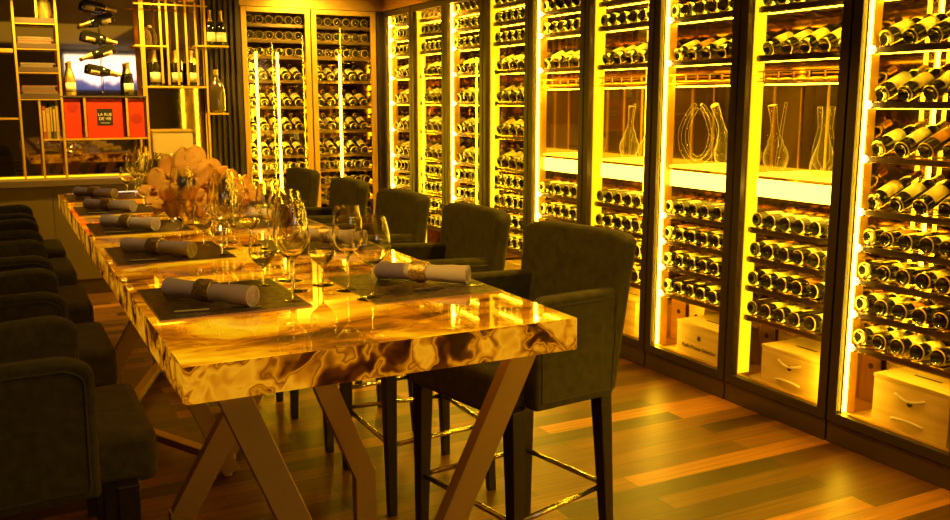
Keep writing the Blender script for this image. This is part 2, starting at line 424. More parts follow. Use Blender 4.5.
def cabinet(i, y0, y1):
    """i: index from the right in the photograph (-2, -1 lie outside it)"""
    ya, yb = y0, y1
    s = .05
    nm_ = {8: 'glass-doored wine cabinet in the far corner of the right wall'}
    names = ['cropped by the right edge of the photo', 'with the decanter of forked necks', 'with the looped decanter', 'directly right of the big stool back', 'behind the nearest stool back',
             'left of the decanter niches, full of bottles', 'seen between the second and third stool backs', 'second from the far corner', 'in the far corner of the right wall']
    root = empty('wine_cabinet', (0, 0, 0))
    root.location = (W, (ya + yb) / 2, 0)
    lab = 'tall lit glass-doored wine cabinet ' + (names[i] if 0 <= i <= 8 else 'beside the photographer, reflected in the far mirror' if i == -1 else 'behind the photographer, reflected in the far mirror')
    tag(root, lab, 'wine cabinet', 'wine cabinets along the right wall')
    root_off = Vector(root.location)
    parts = []
    def P(o): parts.append(o); return o
    cb = ya + .006, yb - .006
    # carcass: base, top, two sides
    bm = bmesh.new()
    box(bm, W + .03, cb[0], .0, W + .56, cb[1], .105)      # toe/base
    box(bm, W + .03, cb[0], 2.41, W + .56, cb[1], 2.455)
    P(mesh('carcass', bm, M['bronze_toe']))
    P(bx('plinth', (W + .004, cb[0], 0, W + .03, cb[1], .10), M['bronze_toe'], bevel=.002))
    bm = bmesh.new()
    box(bm, W + .03, cb[0], .105, W + .56, cb[0] + .022, 2.41); box(bm, W + .03, cb[1] - .022, .105, W + .56, cb[1], 2.41)
    P(mesh('side_panel', bm, M['cabside']))
    P(bx('back_panel', (W + .548, cb[0] + .022, .105, W + .56, cb[1] - .022, 2.41), M['cabback']))
    P(bx('floor_panel', (W + .03, cb[0] + .022, .105, W + .548, cb[1] - .022, .125), M['crate']))
    # door
    dr = bmesh.new(); z0, z1 = .106, 2.452
    box(dr, W - .004, cb[0], z0, W + .028, cb[0] + s, z1); box(dr, W - .004, cb[1] - s, z0, W + .028, cb[1], z1)
    box(dr, W - .004, cb[0] + s, z0, W + .028, cb[1] - s, z0 + .048); box(dr, W - .004, cb[0] + s, z1 - .05, W + .028, cb[1] - s, z1)
    d = P(mesh('door_frame', dr, M['bronze'], bevel=.0015))
    g = bx('glass_pane', (W + .010, cb[0] + s, z0 + .048, W + .016, cb[1] - s, z1 - .05), M['pane']); g.parent = d
    # inner gold lining of the door opening
    ln = bmesh.new()
    box(ln, W + .03, cb[1] - s - .006, z0 + .04, W + .115, cb[1] - s + .004, z1 - .05); box(ln, W + .03, cb[0] + s - .004, z0 + .04, W + .06, cb[0] + s + .006, z1 - .05)
    box(ln, W + .03, cb[0] + s, z0 + .040, W + .052, cb[1] - s, z0 + .05)
    P(mesh('inner_lining', ln, M['lining']))
    # led strips, and the painted jamb glow of odd cabinets
    if i % 2 == 0:
        yy = cb[1] - s - .014
        P(bx('led_strip', (W + .034, yy, .16, W + .050, yy + .011, 2.40), M['led']))
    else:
        P(bx('glow_panel', (W + .034, cb[1] - s - .009, .16, W + .112, cb[1] - s - .0065, 2.40), M['amber_glow']))  # emission stands in for strip light falling on this jamb
        yy = cb[0] + s + .006
        P(bx('led_strip', (W + .034, yy, .16, W + .046, yy + .011, 2.40), M['led']))
    if i in (-4, -1, 0, 3, 5, 7): P(bx('led_strip', (W + .505, cb[1] - .060, .42, W + .517, cb[1] - .048, 2.38), M['led2']))
    y_in0, y_in1 = cb[0] + s + .008, cb[1] - s - .016
    yc0, yc1 = ya + .055, yb - .055
    # shelves
    niche = 1 <= i <= 4
    rows = []
    for z in LOW: rows.append((z, 'flat'))
    if i == 0 or i < 0: rows += [(1.12, 'tilt'), (1.36, 'tilt'), (1.60, 'tilt'), (1.84, 'tilt')] + ([(2.07, 'flat')])
    elif niche: rows += [(1.83, 'tilt'), (2.07, 'flat'), (2.22, 'flat')]
    else: rows += [(1.10, 'tilt'), (1.345, 'tilt'), (1.60, 'tilt'), (1.84, 'tilt'), (2.05, 'flat'), (2.20, 'flat')]
    if i in (5, 6, 7, 8): rows.append((2.33, 'flat'))
    for z, mode in rows: P(tray(None, yc0, yc1, z, mode=mode))
    if i % 2 == 0:
        bm = bmesh.new()
        for z, mode in rows: box(bm, W + .040, yc1 - .022, z - .028, W + .049, yc1 - .004, z + .004)
        P(mesh('led_glint', bm, M['glint']))  # emissive tabs stand in for led glints on the tray ends
    if niche:
        P(bx('lit_fascia', (W + .10, yc0, 1.115, W + .112, yc1, 1.205), M['fascia']))
        P(bx('glass_shelf', (W + .09, yc0, 1.222, W + .54, yc1, 1.236), M['litshelf'], bevel=.002))
        P(bx('niche_fill', (W + .13, yc0, 1.685, W + .18, yc1, 1.690), M['shelfled']))  # added strip without a known source, brightens the decanters
        bk = bmesh.new(); box(bk, W + .530, cb[0] + .022, 1.236, W + .546, cb[1] - .022, 1.70)
        P(mesh('niche_back', bk, M['cabdark']))
        bk = bmesh.new()
        for q in range(3): box(bk, W + .520, yc0 + .12 + q * .2, 1.236, W + .530, yc0 + .13 + q * .2, 1.70)
        P(mesh('niche_divider', bk, M['jamb']))
        # hanging stemware rails
        bm = bmesh.new()
        box(bm, W + .07, yc0, 1.748, W + .078, yc1, 1.756); box(bm, W + .07, yc0, 1.70, W + .078, yc1, 1.706); box(bm, W + .46, yc0, 1.748, W + .468, yc1, 1.756)
        for q in range(6):
            y = yc0 + (yc1 - yc0) * (q + .5) / 6
            box(bm, W + .07, y - .022, 1.715, W + .46, y - .016, 1.721); box(bm, W + .07, y + .016, 1.715, W + .46, y + .022, 1.721)
            box(bm, W + .07, y - .003, 1.70, W + .076, y + .003, 1.756)
            box(bm, W + .07, y - .022, 1.715, W + .076, y + .022, 1.721)
        P(mesh('stemware_rail', bm, M['gold']))
    for o in parts:
        o.parent = root; o.matrix_parent_inverse = Matrix.Translation(-root_off)
    # bottles
    rr = len(rows)
    for ri, (z, mode) in enumerate(rows):
        n = 6 if mode == 'flat' else 5
        for b in range(n):
            y = yc1 - (yc1 - yc0) * (b + .5) / n
            y += R.uniform(-.003, .003)
            if mode == 'flat':
                T = Matrix.Translation((W + .062 + R.uniform(0, .012), y, z + .041))
                T = T @ Matrix.Rotation(R.uniform(-.03, .03), 4, 'Z') @ Matrix.Rotation(R.uniform(-1.5, 1.5), 4, 'X')
            else:
                ang = -math.radians(22 + R.uniform(-2, 2))
                T = Matrix.Translation((W + .083, y, z + .034)) @ Matrix.Rotation(R.uniform(-.04, .04), 4, 'Z') @ Matrix.Rotation(ang, 4, 'Y') @ Matrix.Rotation(R.uniform(-.25, .25), 4, 'X')
            k = R.randrange(8)
            det = 2 if 0 <= i <= 3 else (1 if i in (4, 5, 6) else 0)
            if i == 6 and (mode == 'flat' and z > 2.1): det = 0
            if i < 0 and b % 1 == 0: det = 0
            count[0] += det > 0
            shelf = ORD[ri]
            low = 'lying' if mode == 'flat' else 'tilted'
            if det:
                cab = CABN[i].replace('the ', '')
                lab = ('%s wine bottle, %s from left, %s shelf up, %s' % ('dark ' + low, ORD[b], shelf, cab))
                put_bottle(T, k, det, lab, 'wine bottles lying in the right wall cabinets' if mode == 'flat' else 'wine bottles tilted on display in the right wall cabinets')
            else: put_bottle(T, k, 0)
    return root
idx = list(range(-7, 9))
for i, (a, b) in zip(idx, zip(edges[:-1], edges[1:])): cabinet(i, a, b)

# rear wall cabinets (two bays), doors face -y
def rear_cabinet(x0, x1, label):
    root = empty('wine_cabinet', ((x0 + x1) / 2, YB, 0)); tag(root, label, 'wine cabinet', 'wine cabinets on the rear wall')
    off = Vector(root.location); parts = []
    def P(o): parts.append(o); return o
    bm = bmesh.new(); box(bm, x0, YB + .03, 0, x1, YB + .56, .105); box(bm, x0, YB + .03, 2.41, x1, YB + .56, 2.455)
    P(mesh('carcass', bm, M['bronze_toe']))
    bm = bmesh.new(); box(bm, x0, YB + .03, .105, x0 + .02, YB + .56, 2.41); box(bm, x1 - .02, YB + .03, .105, x1, YB + .56, 2.41)
    P(mesh('side_panel', bm, M['cabside']))
    P(bx('back_panel', (x0 + .02, YB + .548, .105, x1 - .02, YB + .56, 2.41), M['cabback']))
    dr = bmesh.new(); s = .052
    box(dr, x0 + .003, YB - .004, .106, x0 + s, YB + .028, 2.455); box(dr, x1 - s, YB - .004, .106, x1 - .003, YB + .028, 2.455)
    box(dr, x0 + s, YB - .004, .106, x1 - s, YB + .028, .154); box(dr, x0 + s, YB - .004, 2.41, x1 - s, YB + .028, 2.455)
    d = P(mesh('door_frame', dr, M['goldframe'], bevel=.002))
    g = bx('glass_pane', (x0 + s, YB + .010, .154, x1 - s, YB + .016, 2.41), M['pane']); g.parent = d
    for xx in ((x0 + .13, x0 + .33) if x0 < 2.5 else (x0 + .28,)):
        P(bx('led_strip', (xx, YB + .035, .5, xx + .016, YB + .045, 2.05), M['led']))  # emissive bars stand for right-wall led reflections in this door glass
    rows = [(.485, 0), (.645, 0), (.80, 0), (.955, 0), (1.10, 1), (1.33, 1), (1.56, 1), (1.80, 1), (2.02, 0), (2.17, 0), (2.31, 0)]
    for z, t in rows:
        bm = bmesh.new(); box(bm, x0 + .04, YB + .055, z - .026, x1 - .04, YB + .063, z + .002); box(bm, x0 + .04, YB + .37, z - .012, x1 - .04, YB + .376, z)
        for q in range(6):
            xq = x0 + .06 + q * (x1 - x0 - .12) / 5; box(bm, xq - .003, YB + .063, z - .01, xq + .003, YB + .37, z - .004)
        P(mesh('bottle_tray', bm, M['tray']))
        n = 6 if not t else 5
        for b in range(n):
            x = x0 + .05 + (x1 - x0 - .10) * (b + .5) / n
            T = Matrix.Translation((x, YB + .066 if not t else YB + .088, z + (.041 if not t else .034))) @ Matrix.Rotation(PI / 2, 4, 'Z')
            if t: T = T @ Matrix.Rotation(-math.radians(22), 4, 'Y')
            put_bottle(T @ Matrix.Rotation(R.uniform(-.3, .3), 4, 'X'), R.randrange(8), 0)
    for o in parts:
        o.parent = root; o.matrix_parent_inverse = Matrix.Translation(-off)
rear_cabinet(2.05, 2.70, 'gold-framed wine cabinet on the rear wall, left of the pair')
rear_cabinet(2.705, 3.355, 'gold-framed wine cabinet on the rear wall, next to the corner')

# the remaining bottles as one object
bm = bmesh.new()
for T, k in stuff['x']:
    b2 = bmesh.new(); segs = 12
    b2.free()
    pr = PROF
    lathe(bm, pr, 12, T @ AX, mis=PM)
    # label patch
    n = 5; span = 2.9; r = .0388; vs = []
    for i in range(n + 1):
        a = -span / 2 + span * i / n
        vs.append([bm.verts.new(T @ Vector((x, r * math.sin(a), r * math.cos(a)))) for x in (.06, .15)])
    for i in range(n): bm.faces.new((vs[i][0], vs[i][1], vs[i + 1][1], vs[i + 1][0])).material_index = 3 + k % 3
o = mesh('distant_wine_bottles', bm, [M['bottle'], M['rim_glint'], CAP[1], LAB[0], LAB[1], LAB[2]], smooth=35)
o['kind'] = 'stuff'; tag(o, 'rows of dark wine bottles filling the farthest cabinets and the rear wall cabinets', 'wine bottles')

# ------------------------------------------------------------ wooden wine cases
def rope_handle(bm, y0, y1, z, x, sag=.018):
    pts = []
    for i in range(9):
        t = i / 8; pts.append((x - .012 * math.sin(PI * t) - .003, y0 + (y1 - y0) * t, z + sag * math.sin(PI * t) * (1 if sag > 0 else 1)))
    tube(bm, pts, .0062, 8)
def crate(x0, x1, y0, y1, z0, z1, label, mat='crate', handles=1, text=None, hole=True):
    root = empty('wooden_wine_case', ((x0 + x1) / 2, (y0 + y1) / 2, z0)); off = Vector(root.location)
    tag(root, label, 'wine case', 'wooden wine cases on the cabinet floors')
    ps = []
    bm = bmesh.new(); box(bm, x0, y0, z0, x1, y1, z1 - .018); ps.append(mesh('box_body', bm, M[mat], bevel=.002))
    bm = bmesh.new(); box(bm, x0 - .003, y0 - .003, z1 - .016, x1 + .003, y1 + .003, z1); ps.append(mesh('lid', bm, M[mat], bevel=.002))
    yc = (y0 + y1) / 2
    if handles:
        bm = bmesh.new(); rope_handle(bm, yc + .075, yc - .075, z0 + (z1 - z0) * .74, x0, -.018); ps.append(mesh('rope_handle', bm, M['rope'], smooth=0))
        if handles > 1:
            bm = bmesh.new(); rope_handle(bm, yc + .085, yc - .075, z0 + (z1 - z0) * .26, x0, .012); ps.append(mesh('rope_handle', bm, M['rope'], smooth=0))
    if hole:
        bm = bmesh.new(); lathe(bm, [(0, 0), (.015, 0), (.015, .003), (0, .003)], 14, Matrix.Translation((x0 - .002, yc, z0 + (z1 - z0) * .62)) @ Matrix.Rotation(PI / 2, 4, 'Y'))
        ps.append(mesh('hand_hole', bm, M['ink']))
    for o in ps: o.parent = root; o.matrix_parent_inverse = Matrix.Translation(-off)
    if text: text_mesh('stencilled_text', text, .031, M['ink'], root, (x0 - .001 - off.x, 0, (z1 - z0) * .33), (PI / 2, 0, -PI / 2))
    bm = bmesh.new(); box(bm, x0 + .12, yc - .06, z1, x0 + .135, yc + .08, z1 + .0006); o = mesh('printed_mark', bm, M['ink'])
    o.parent = root; o.matrix_parent_inverse = Matrix.Translation(-off)
X0 = W + .10
crate(X0 - .01, X0 + .30, 2.415, 2.80, .126, .375, 'pale wooden wine case with rope handles in the rightmost cabinet', handles=2)
crate(X0 - .01, X0 + .29, 3.115, 3.505, .126, .345, 'pale wooden wine case with rope handles in the second cabinet from right', handles=2)
crate(X0 - .01, X0 + .29, 3.805, 4.19, .126, .335, 'pale wooden wine case stencilled with script lettering', handles=0, text="Paul's Private Selection")
crate(X0 - .01, X0 + .29, 4.60, 5.00, .126, .36, 'pale wooden wine case in the fourth cabinet from right', handles=0)
crate(X0 - .01, X0 + .29, 5.30, 5.68, .126, .34, 'pale wooden wine case in the fifth cabinet, behind the nearest stool', handles=0)
crate(X0 + .05, X0 + .29, 6.05, 6.42, .126, .34, 'pale wooden wine case in the sixth cabinet from right', handles=0)
crate(X0 + .24, X0 + .42, 2.82, 2.94, .126, .43, 'brown upright wine case standing behind the rightmost rope-handled case', 'crate_dark', 0)
crate(X0 + .24, X0 + .42, 3.52, 3.64, .126, .42, 'brown upright wine case behind the second rope-handled case', 'crate_dark', 0)
crate(X0 + .20, X0 + .40, 4.20, 4.34, .126, .42, 'pale upright wine case standing left of the stencilled case', 'crate', 0)

# ------------------------------------------------------------ decanters
def shell(prof, t):
    """closed profile of a thin glass vessel, outer (r,h) list from bottom centre to lip"""
    inner = [(max(r - t, 0.0001) if r > 0 else 0, h + (t if r < .6 * max(q[0] for q in prof) and h < .5 * prof[-1][1] else 0)) for r, h in prof]
    return inner
def vessel(bm, outer, t, segs=28, T=None):
    pts = list(outer)
    inn = []
    for (r, h) in reversed(outer):
        inn.append((max(0.0, r - t), h if h > outer[0][1] + t * 2 else outer[0][1] + t * 2))
    # make bottom closed
    inn = [p for p in inn if p[0] > 0] + [(0, outer[0][1] + t * 2)]
    lathe(bm, pts + inn, segs, T)
def decanter_swan(loc, label, h=.34, lean=.035, rot=0):
    root = empty('decanter', loc, rot); tag(root, label, 'decanter', 'glass decanters in the lit niches')
    bm = bmesh.new()
    n = 18; pts = []; rad = []
    for k in range(n):
        t = k / (n - 1); z = .006 + t * h
        if t < .42: r = .012 + .052 * math.sin(PI * (t / .42 * .72 + .14)) ** .8
        else: r = .018 + .030 * max(0, (1 - (t - .42) / .28)) ** 2 + .006 * max(0, (t - .8) / .2)
        pts.append((0, -lean * t * t * 2.2, z)); rad.append(r)
    tube(bm, pts, rad, 20)
    mesh('glass_vessel', bm, M['amberglass'], root, smooth=40)
    bm = bmesh.new(); tube(bm, [(0, -.004 - lean * .1, .03), (0, -.02, .14), (0, -.028, .22), (0, -.05, h + .02)], [.006, .010, .008, .007], 8)
    mesh('inner_neck', bm, M['amberglass'], root, smooth=40)
    return root
def decanter_loop(loc, label, scale=1.):
    root = empty('decanter', loc, .35); tag(root, label, 'decanter', 'glass decanters in the lit niches')
    for j, (w, hh) in enumerate(((.105, .27), (.068, .23))):
        bm = bmesh.new(); pts = []; rad = []
        for k in range(25):
            a = -PI * .5 + 2 * PI * (k / 24 - .5) * .93
            x = w * math.cos(a) * (1 - .35 * max(0, math.sin(a))); z = hh / 2 * math.sin(a) + hh / 2 + .012 + j * .02
            pts.append((.012 * j, x * scale, z * scale * 1.12)); rad.append(.016 if j == 0 and abs(k - 12) < 5 else .010)
        tube(bm, pts, rad, 12); mesh('glass_loop', bm, M['amberglass'], root, smooth=40)
    return root
def decanter_harp(loc, label):
    root = empty('decanter', loc, .2); tag(root, label, 'decanter', 'glass decanters in the lit niches')
    bm = bmesh.new(); lathe(bm, [(0, .004), (.045, .004), (.062, .03), (.064, .06), (.052, .10), (.034, .15), (.022, .20), (.016, .26), (.018, .32)], 22)
    mesh('glass_vessel', bm, M['amberglass'], root, smooth=40)
    for s in (-1, 1):
        bm = bmesh.new(); tube(bm, [(0, s * .01, .03), (0, s * .048, .08), (0, s * .046, .14), (0, s * .028, .24), (0, s * .034, .34)], [.012, .016, .014, .010, .012], 10)
        mesh('side_neck', bm, M['amberglass'], root, smooth=40)
    return root
XD = W + .165; ZD = 1.2375
decanter_harp((XD, 3.245, ZD), 'clear glass decanter with forked necks in the second cabinet from right')
decanter_swan((XD, 3.555, ZD), 'amber glass decanter with one slim neck, left of the forked decanter', lean=-.02)
decanter_swan((XD, 3.925, ZD), 'curved clear glass decanter in the third cabinet, right of the looped one', lean=-.05)
decanter_loop((XD + .04, 4.215, ZD), 'looped clear glass decanter in the third cabinet from right', 1.12)
decanter_swan((XD, 4.62, ZD), 'clear glass decanter in the fourth cabinet, next to its right frame', h=.30, lean=.03)
decanter_swan((XD + .05, 4.88, ZD), 'clear glass decanter in the fourth cabinet, beside the rear light strip', h=.33, lean=.01)

# ------------------------------------------------------------ bar stools
def rounded_poly(pts, r, n=4):
    out = []
    N_ = len(pts)
    for i in range(N_):
        p0, p, p1 = Vector(pts[i - 1]), Vector(pts[i]), Vector(pts[(i + 1) % N_])
        rr = r[i] if isinstance(r, (list, tuple)) else r
        if rr <= 0: out.append(tuple(p)); continue
        a = (p0 - p); b = (p1 - p); rr = min(rr, a.length * .45, b.length * .45)
        A = p + a.normalized() * rr; B = p + b.normalized() * rr
        for k in range(n + 1):
            t = k / n; q = A.lerp(p, t).lerp(p.lerp(B, t), t); out.append((q.x, q.y))
    return out
def make_stool():
    root = empty('bar_stool')
    # seat block with padded top
    bm = bmesh.new(); box(bm, -.19, -.228, .645, .308, .228, .785)
    s = mesh('seat', bm, M['fabric'], root, smooth=40, bevel=.028, seg=4)
    # arms
    for sy in (-1, 1):
        poly = rounded_poly([(-.25, .985), (.11, 1.0), (.168, .972), (.165, .645), (-.225, .615)], [.0, .09, .05, .015, .02])
        bm = bmesh.new(); ya, yb = (.215, .276) if sy > 0 else (-.276, -.215)
        prism(bm, poly, ya, yb)
        a = mesh('armrest', bm, M['fabric'], root, smooth=40, bevel=.014, seg=3)
        bm = bmesh.new(); yy = .2785 * sy
        loop = rounded_poly([(-.235, .955), (.105, .972), (.143, .952), (.141, .668), (-.21, .64)], [.01, .05, .03, .01, .01])
        tube(bm, [(x, yy - .002 * sy, z) for x, z in loop], .0034, 6, closed=True)
        pp = mesh('piping', bm, M['piping'], a, smooth=0)
    # back: slightly curved slab leaning outward, rounded shoulders
    bm = bmesh.new(); nu, nv = 14, 10; F_, B_ = [], []
    for j in range(nv + 1):
        v = j / nv; fr, bk = [], []
        for i in range(nu + 1):
            u = i / nu * 2 - 1
            half = .228 + .032 * v
            y = u * half
            ztop = 1.168 - .022 * abs(u) ** 8
            z = .62 + (ztop - .62) * v
            lean = -.185 - .075 * v - .012 * v * v
            curve = .035 * (abs(u) ** 3) * (.3 + .7 * v)
            fr.append(bm.verts.new((lean + curve, y, z))); bk.append(bm.verts.new((lean - .075 + curve * .6 + .015 * v, y, z)))
        F_.append(fr); B_.append(bk)
    for j in range(nv):
        for i in range(nu):
            bm.faces.new((F_[j][i], F_[j][i + 1], F_[j + 1][i + 1], F_[j + 1][i])); bm.faces.new((B_[j][i + 1], B_[j][i], B_[j + 1][i], B_[j + 1][i + 1]))
        bm.faces.new((F_[j][0], F_[j + 1][0], B_[j + 1][0], B_[j][0])); bm.faces.new((F_[j][nu], B_[j][nu], B_[j + 1][nu], F_[j + 1][nu]))
    for i in range(nu):
        bm.faces.new((F_[nv][i], F_[nv][i + 1], B_[nv][i + 1], B_[nv][i])); bm.faces.new((F_[0][i + 1], F_[0][i], B_[0][i], B_[0][i + 1]))
    mesh('backrest', bm, M['fabric'], root, smooth=50, bevel=.02, seg=3)
    # legs
    for sx, sy in ((1, 1), (1, -1), (-1, 1), (-1, -1)):
        bm = bmesh.new(); tx, bx_ = (.228, .228) if sx > 0 else (-.205, -.235)
        ty = (.245 if sx > 0 else .195) * sy; by = (.262 if sx > 0 else .222) * sy
        v = []
        for (cx, cy, z, h) in ((tx, ty, .66, .027), (bx_, by, 0, .0165)):
            for a, b in ((-1, -1), (1, -1), (1, 1), (-1, 1)): v.append(bm.verts.new((cx + a * h, cy + b * h, z)))
        for f in ((0, 1, 2, 3), (7, 6, 5, 4), (0, 4, 5, 1), (1, 5, 6, 2), (2, 6, 7, 3), (3, 7, 4, 0)): bm.faces.new([v[q] for q in f])
        mesh('leg', bm, M['legwood'], root, bevel=.003)
    bm = bmesh.new(); zf = .285
    for a, b in (((.228, .254), (.228, -.254)), ((.228, -.254), (-.222, -.210)), ((-.222, -.210), (-.222, .210)), ((-.222, .210), (.228, .254))):
        tube(bm, [(a[0], a[1], zf), (b[0], b[1], zf)], .0095, 10)
    mesh('footrest', bm, M['chrome'], root, smooth=0)
    return root
def taper(o):
    for v in o.data.vertices:
        v.co.y *= 1.03 - .17 * min(1, max(0, (.2 - v.co.x) / .45))
st = make_stool()
for c_ in st.children:
    if c_.name.startswith(('seat', 'armrest')):
        taper(c_)
        for g_ in c_.children: taper(g_)
left_y = [2.59, 3.46, 4.265, 5.10, 5.86]
Lw = ['nearest dark upholstered bar stool on the left side, cropped by the photo edge', 'second dark bar stool from the front along the left side', 'middle dark bar stool of the left row',
      'fourth dark bar stool from the front along the left side', 'farthest dark bar stool of the left row, near the sideboard']
for k, y in enumerate(left_y):
    s_ = st if k == 0 else dup(st)
    s_.location = (0, y, 0); s_.rotation_euler = (0, 0, 0)
    tag(s_, Lw[k], 'bar stool', 'upholstered bar stools along the left side of the table')
right = [(1.54, 2.665, PI + .19), (1.50, 3.44, PI), (1.49, 4.20, PI + .02), (1.50, 5.02, PI - .03), (1.50, 5.90, PI + .02)]
Rw = ['nearest dark olive bar stool, turned slightly at the near right table corner', 'second dark bar stool on the right side, behind the white rolled napkin', 'third dark bar stool on the right side of the table',
      'fourth dark bar stool on the right, in front of the rear wall cabinets', 'farthest dark bar stool on the right side, beyond the tall glasses']
for k, (x, y, a) in enumerate(right):
    s_ = dup(st, (x, y, 0), (0, 0, a)); tag(s_, Rw[k], 'bar stool', 'upholstered bar stools along the right side of the table')

# ------------------------------------------------------------ table
TX0, TX1, TY0, TY1, ZT, ZU = .318, 1.328, 1.985, 6.25, 1.04, .953
tb = empty('dining_table', ((TX0 + TX1) / 2, (TY0 + TY1) / 2, 0)); toff = Vector(tb.location)
tag(tb, 'long high dining table with a glowing amber onyx top on crossed bronze legs', 'table')
def TP(o): o.parent = tb; o.matrix_parent_inverse = Matrix.Translation(-toff); return o
bm = bmesh.new(); box(bm, TX0, TY0, ZU, TX1, TY1, ZT)
for f in bm.faces:
    f.normal_update(); f.material_index = 0 if f.normal.z > .5 else 1
TP(mesh('tabletop', bm, [M['onyx_top'], M['onyx_edge']], bevel=.004))
def V_frame(y):
    for (xa, xb) in ((.43, .80), (1.215, .76)):
        yo = .0 if xa < .8 else .045
        bm = bmesh.new(); bar(bm, (xa, y + yo, ZU), (xb, y + yo, .02),   .072, .042)
        TP(mesh('leg', bm, M['tablebar'], bevel=.002))
    bm = bmesh.new(); lathe(bm, [(0, 0), (.018, 0), (.018, .022), (0, .022)], 12, Matrix.Translation((.79, y + .02, 0))); TP(mesh('foot', bm, M['gold']))
def A_frame(y):
    for (xa, xb) in ((.77, .42), (.79, 1.03)):
        bm = bmesh.new(); yo = 0 if xb < .8 else .045
        bar(bm, (xa, y + yo, ZU), (xb, y + yo, .35),   .072, .042); box(bm, xb - .036, y + yo - .02, .004, xb + .036, y + yo + .02, .37)
        TP(mesh('leg', bm, M['tablebar'], bevel=.002))
for y in (2.03, 3.86, 5.60): V_frame(y)
for y in (2.78, 4.58): A_frame(y)
for (a, b) in (((.79, 3.86), (.42, 4.58)), ((.79, 3.86), (1.03, 4.6)), ((.79, 5.62), (.42, 4.58)), ((.79, 5.62), (1.03, 4.6))):
    bm = bmesh.new(); d_ = Vector((b[0] - a[0], b[1] - a[1], 0)).normalized(); bar(bm, (a[0], a[1], .075), (b[0], b[1], .075), .035, .05, side=(-d_.y, d_.x, 0))
    TP(mesh('stretcher', bm, M['tablebar'], bevel=.002))

# ------------------------------------------------------------ place settings
S = [2.645, 3.555, 4.36, 5.15, 5.90]
where = ['nearest', 'second', 'third', 'fourth', 'farthest']
def glass_set(name, outer, h_stem, r_foot, label, loc, water=None, group=None):
    pass
def wine_glass(h, rb, lip, stem):
    """crystal stemware: bowl, stem, foot (origin at the foot)"""
    root = empty('wine_glass')
    hb = h - stem
    out = [(.0035, stem - .004)]
    for k in range(1, 15):
        t = k / 14
        r = rb * math.sin(min(1, t / .42) * PI / 2) ** .75 if t < .42 else rb + (lip - rb) * ((t - .42) / .58) ** 1.7
        out.append((max(r, .004), stem + hb * t))
    bm = bmesh.new(); th = .0013
    inn = [(max(r - th, .001), z) for r, z in out[1:]][::-1]
    lathe(bm, [(0, stem - .004)] + out + inn + [(0, stem + .006)], 28)
    mesh('bowl', bm, M['glass'], root, smooth=60)
    bm = bmesh.new(); lathe(bm, [(0, .006), (.0042, .010), (.0032, .03), (.0032, stem - .02), (.004, stem - .0045), (0, stem - .0042)], 12)
    mesh('stem', bm, M['glass'], root, smooth=60)
    bm = bmesh.new(); lathe(bm, [(0, .0006), (rb * .86, .0006), (rb * .86, .0018), (rb * .4, .0035), (.006, .0058), (0, .0058)], 28)
    mesh('foot', bm, M['glass'], root, smooth=60)
    return root
def goblet():
    root = wine_glass(.165, .042, .036, .060)
    bm = bmesh.new(); lathe(bm, [(0, .0675), (.017, .070), (.030, .082), (.0385, .098), (.0392, .104), (0, .104)], 24)
    mesh('water', bm, M['water'], root, smooth=50)
    root.name = 'water_goblet'
    return root
GA = wine_glass(.285, .050, .036, .120); GB = wine_glass(.255, .046, .034, .105); GD = wine_glass(.238, .056, .038, .095); GC = goblet()
gu = {0: 0, 1: 0, 2: 0, 3: 0}
def put_glass(kind, x, y, label, cat, group):
    p = (GA, GB, GC, GD)[kind]; o = p if not gu[kind] else dup(p); gu[kind] = 1
    o.location = (x, y, ZT + .0005); o.rotation_euler = (0, 0, 0); tag(o, label, cat, group)
# placemat prototype
def make_mat(w, d):
    root = empty('placemat')
    bm = bmesh.new(); box(bm, -w / 2, -d / 2, 0, w / 2, d / 2, .003); mesh('woven_panel', bm, M['mat'], root)
    bm = bmesh.new(); t = .004
    for b in ((-w / 2 - t, -d / 2 - t, 0, w / 2 + t, -d / 2, .0034), (-w / 2 - t, d / 2, 0, w / 2 + t, d / 2 + t, .0034), (-w / 2 - t, -d / 2, 0, -w / 2, d / 2, .0034), (w / 2, -d / 2, 0, w / 2 + t, d / 2, .0034)): box(bm, *b)
    mesh('border', bm, M['matedge'], root)
    return root
mat0 = make_mat(.40, .44)
def make_napkin():
    root = empty('rolled_napkin')
    bm = bmesh.new(); L_ = .30; pts = []; rad = []
    for k in range(13):
        t = k / 12; pts.append((-L_ / 2 + L_ * t, 0, .030)); rad.append(.0235 + .006 * abs(2 * t - .9) + .001 * math.sin(k * 2.1))
    tube(bm, pts, rad, 20)
    # rolled spiral at both ends
    n = mesh('linen_roll', bm, M['linen'], root, smooth=40)
    for sx in (-1, 1):
        bm = bmesh.new(); sp = []
        for k in range(40):
            a = k * .42; r = .004 + .021 * k / 40; sp.append((sx * (L_ / 2 + .0015), r * math.cos(a), .030 + r * math.sin(a)))
        tube(bm, sp, .0016, 5); mesh('fold_edge', bm, M['linen'], n, smooth=0)
    bm = bmesh.new(); lathe(bm, [(.0265, -.028), (.0315, -.026), (.033, 0), (.0315, .026), (.0265, .028), (.0265, -.028)], 24, Matrix.Translation((-.01, 0, .033)) @ AX)
    mesh('napkin_ring', bm, M['ring'], root, smooth=30)
    return root
nap0 = make_napkin()
def make_knife():
    root = empty('table_knife')
    bm = bmesh.new(); box(bm, -.115, -.006, .0, -.02, .006, .008); mesh('handle', bm, M['steel'], root, bevel=.003)
    bm = bmesh.new(); prism(bm, rounded_poly([(-.022, 0), (-.022, .0025), (.115, .0025), (.115, 0)], 0), -.009, .007); mesh('blade', bm, M['steel'], root)
    return root
kn0 = make_knife()
def ground(): return None
first = {'m': 1, 'n': 1, 'k': 1}
def putd(key, proto, loc, rz, label, cat, group):
    o = proto if first[key] else dup(proto); first[key] = 0
    o.location = loc; o.rotation_euler = (0, 0, rz); tag(o, label, cat, group)
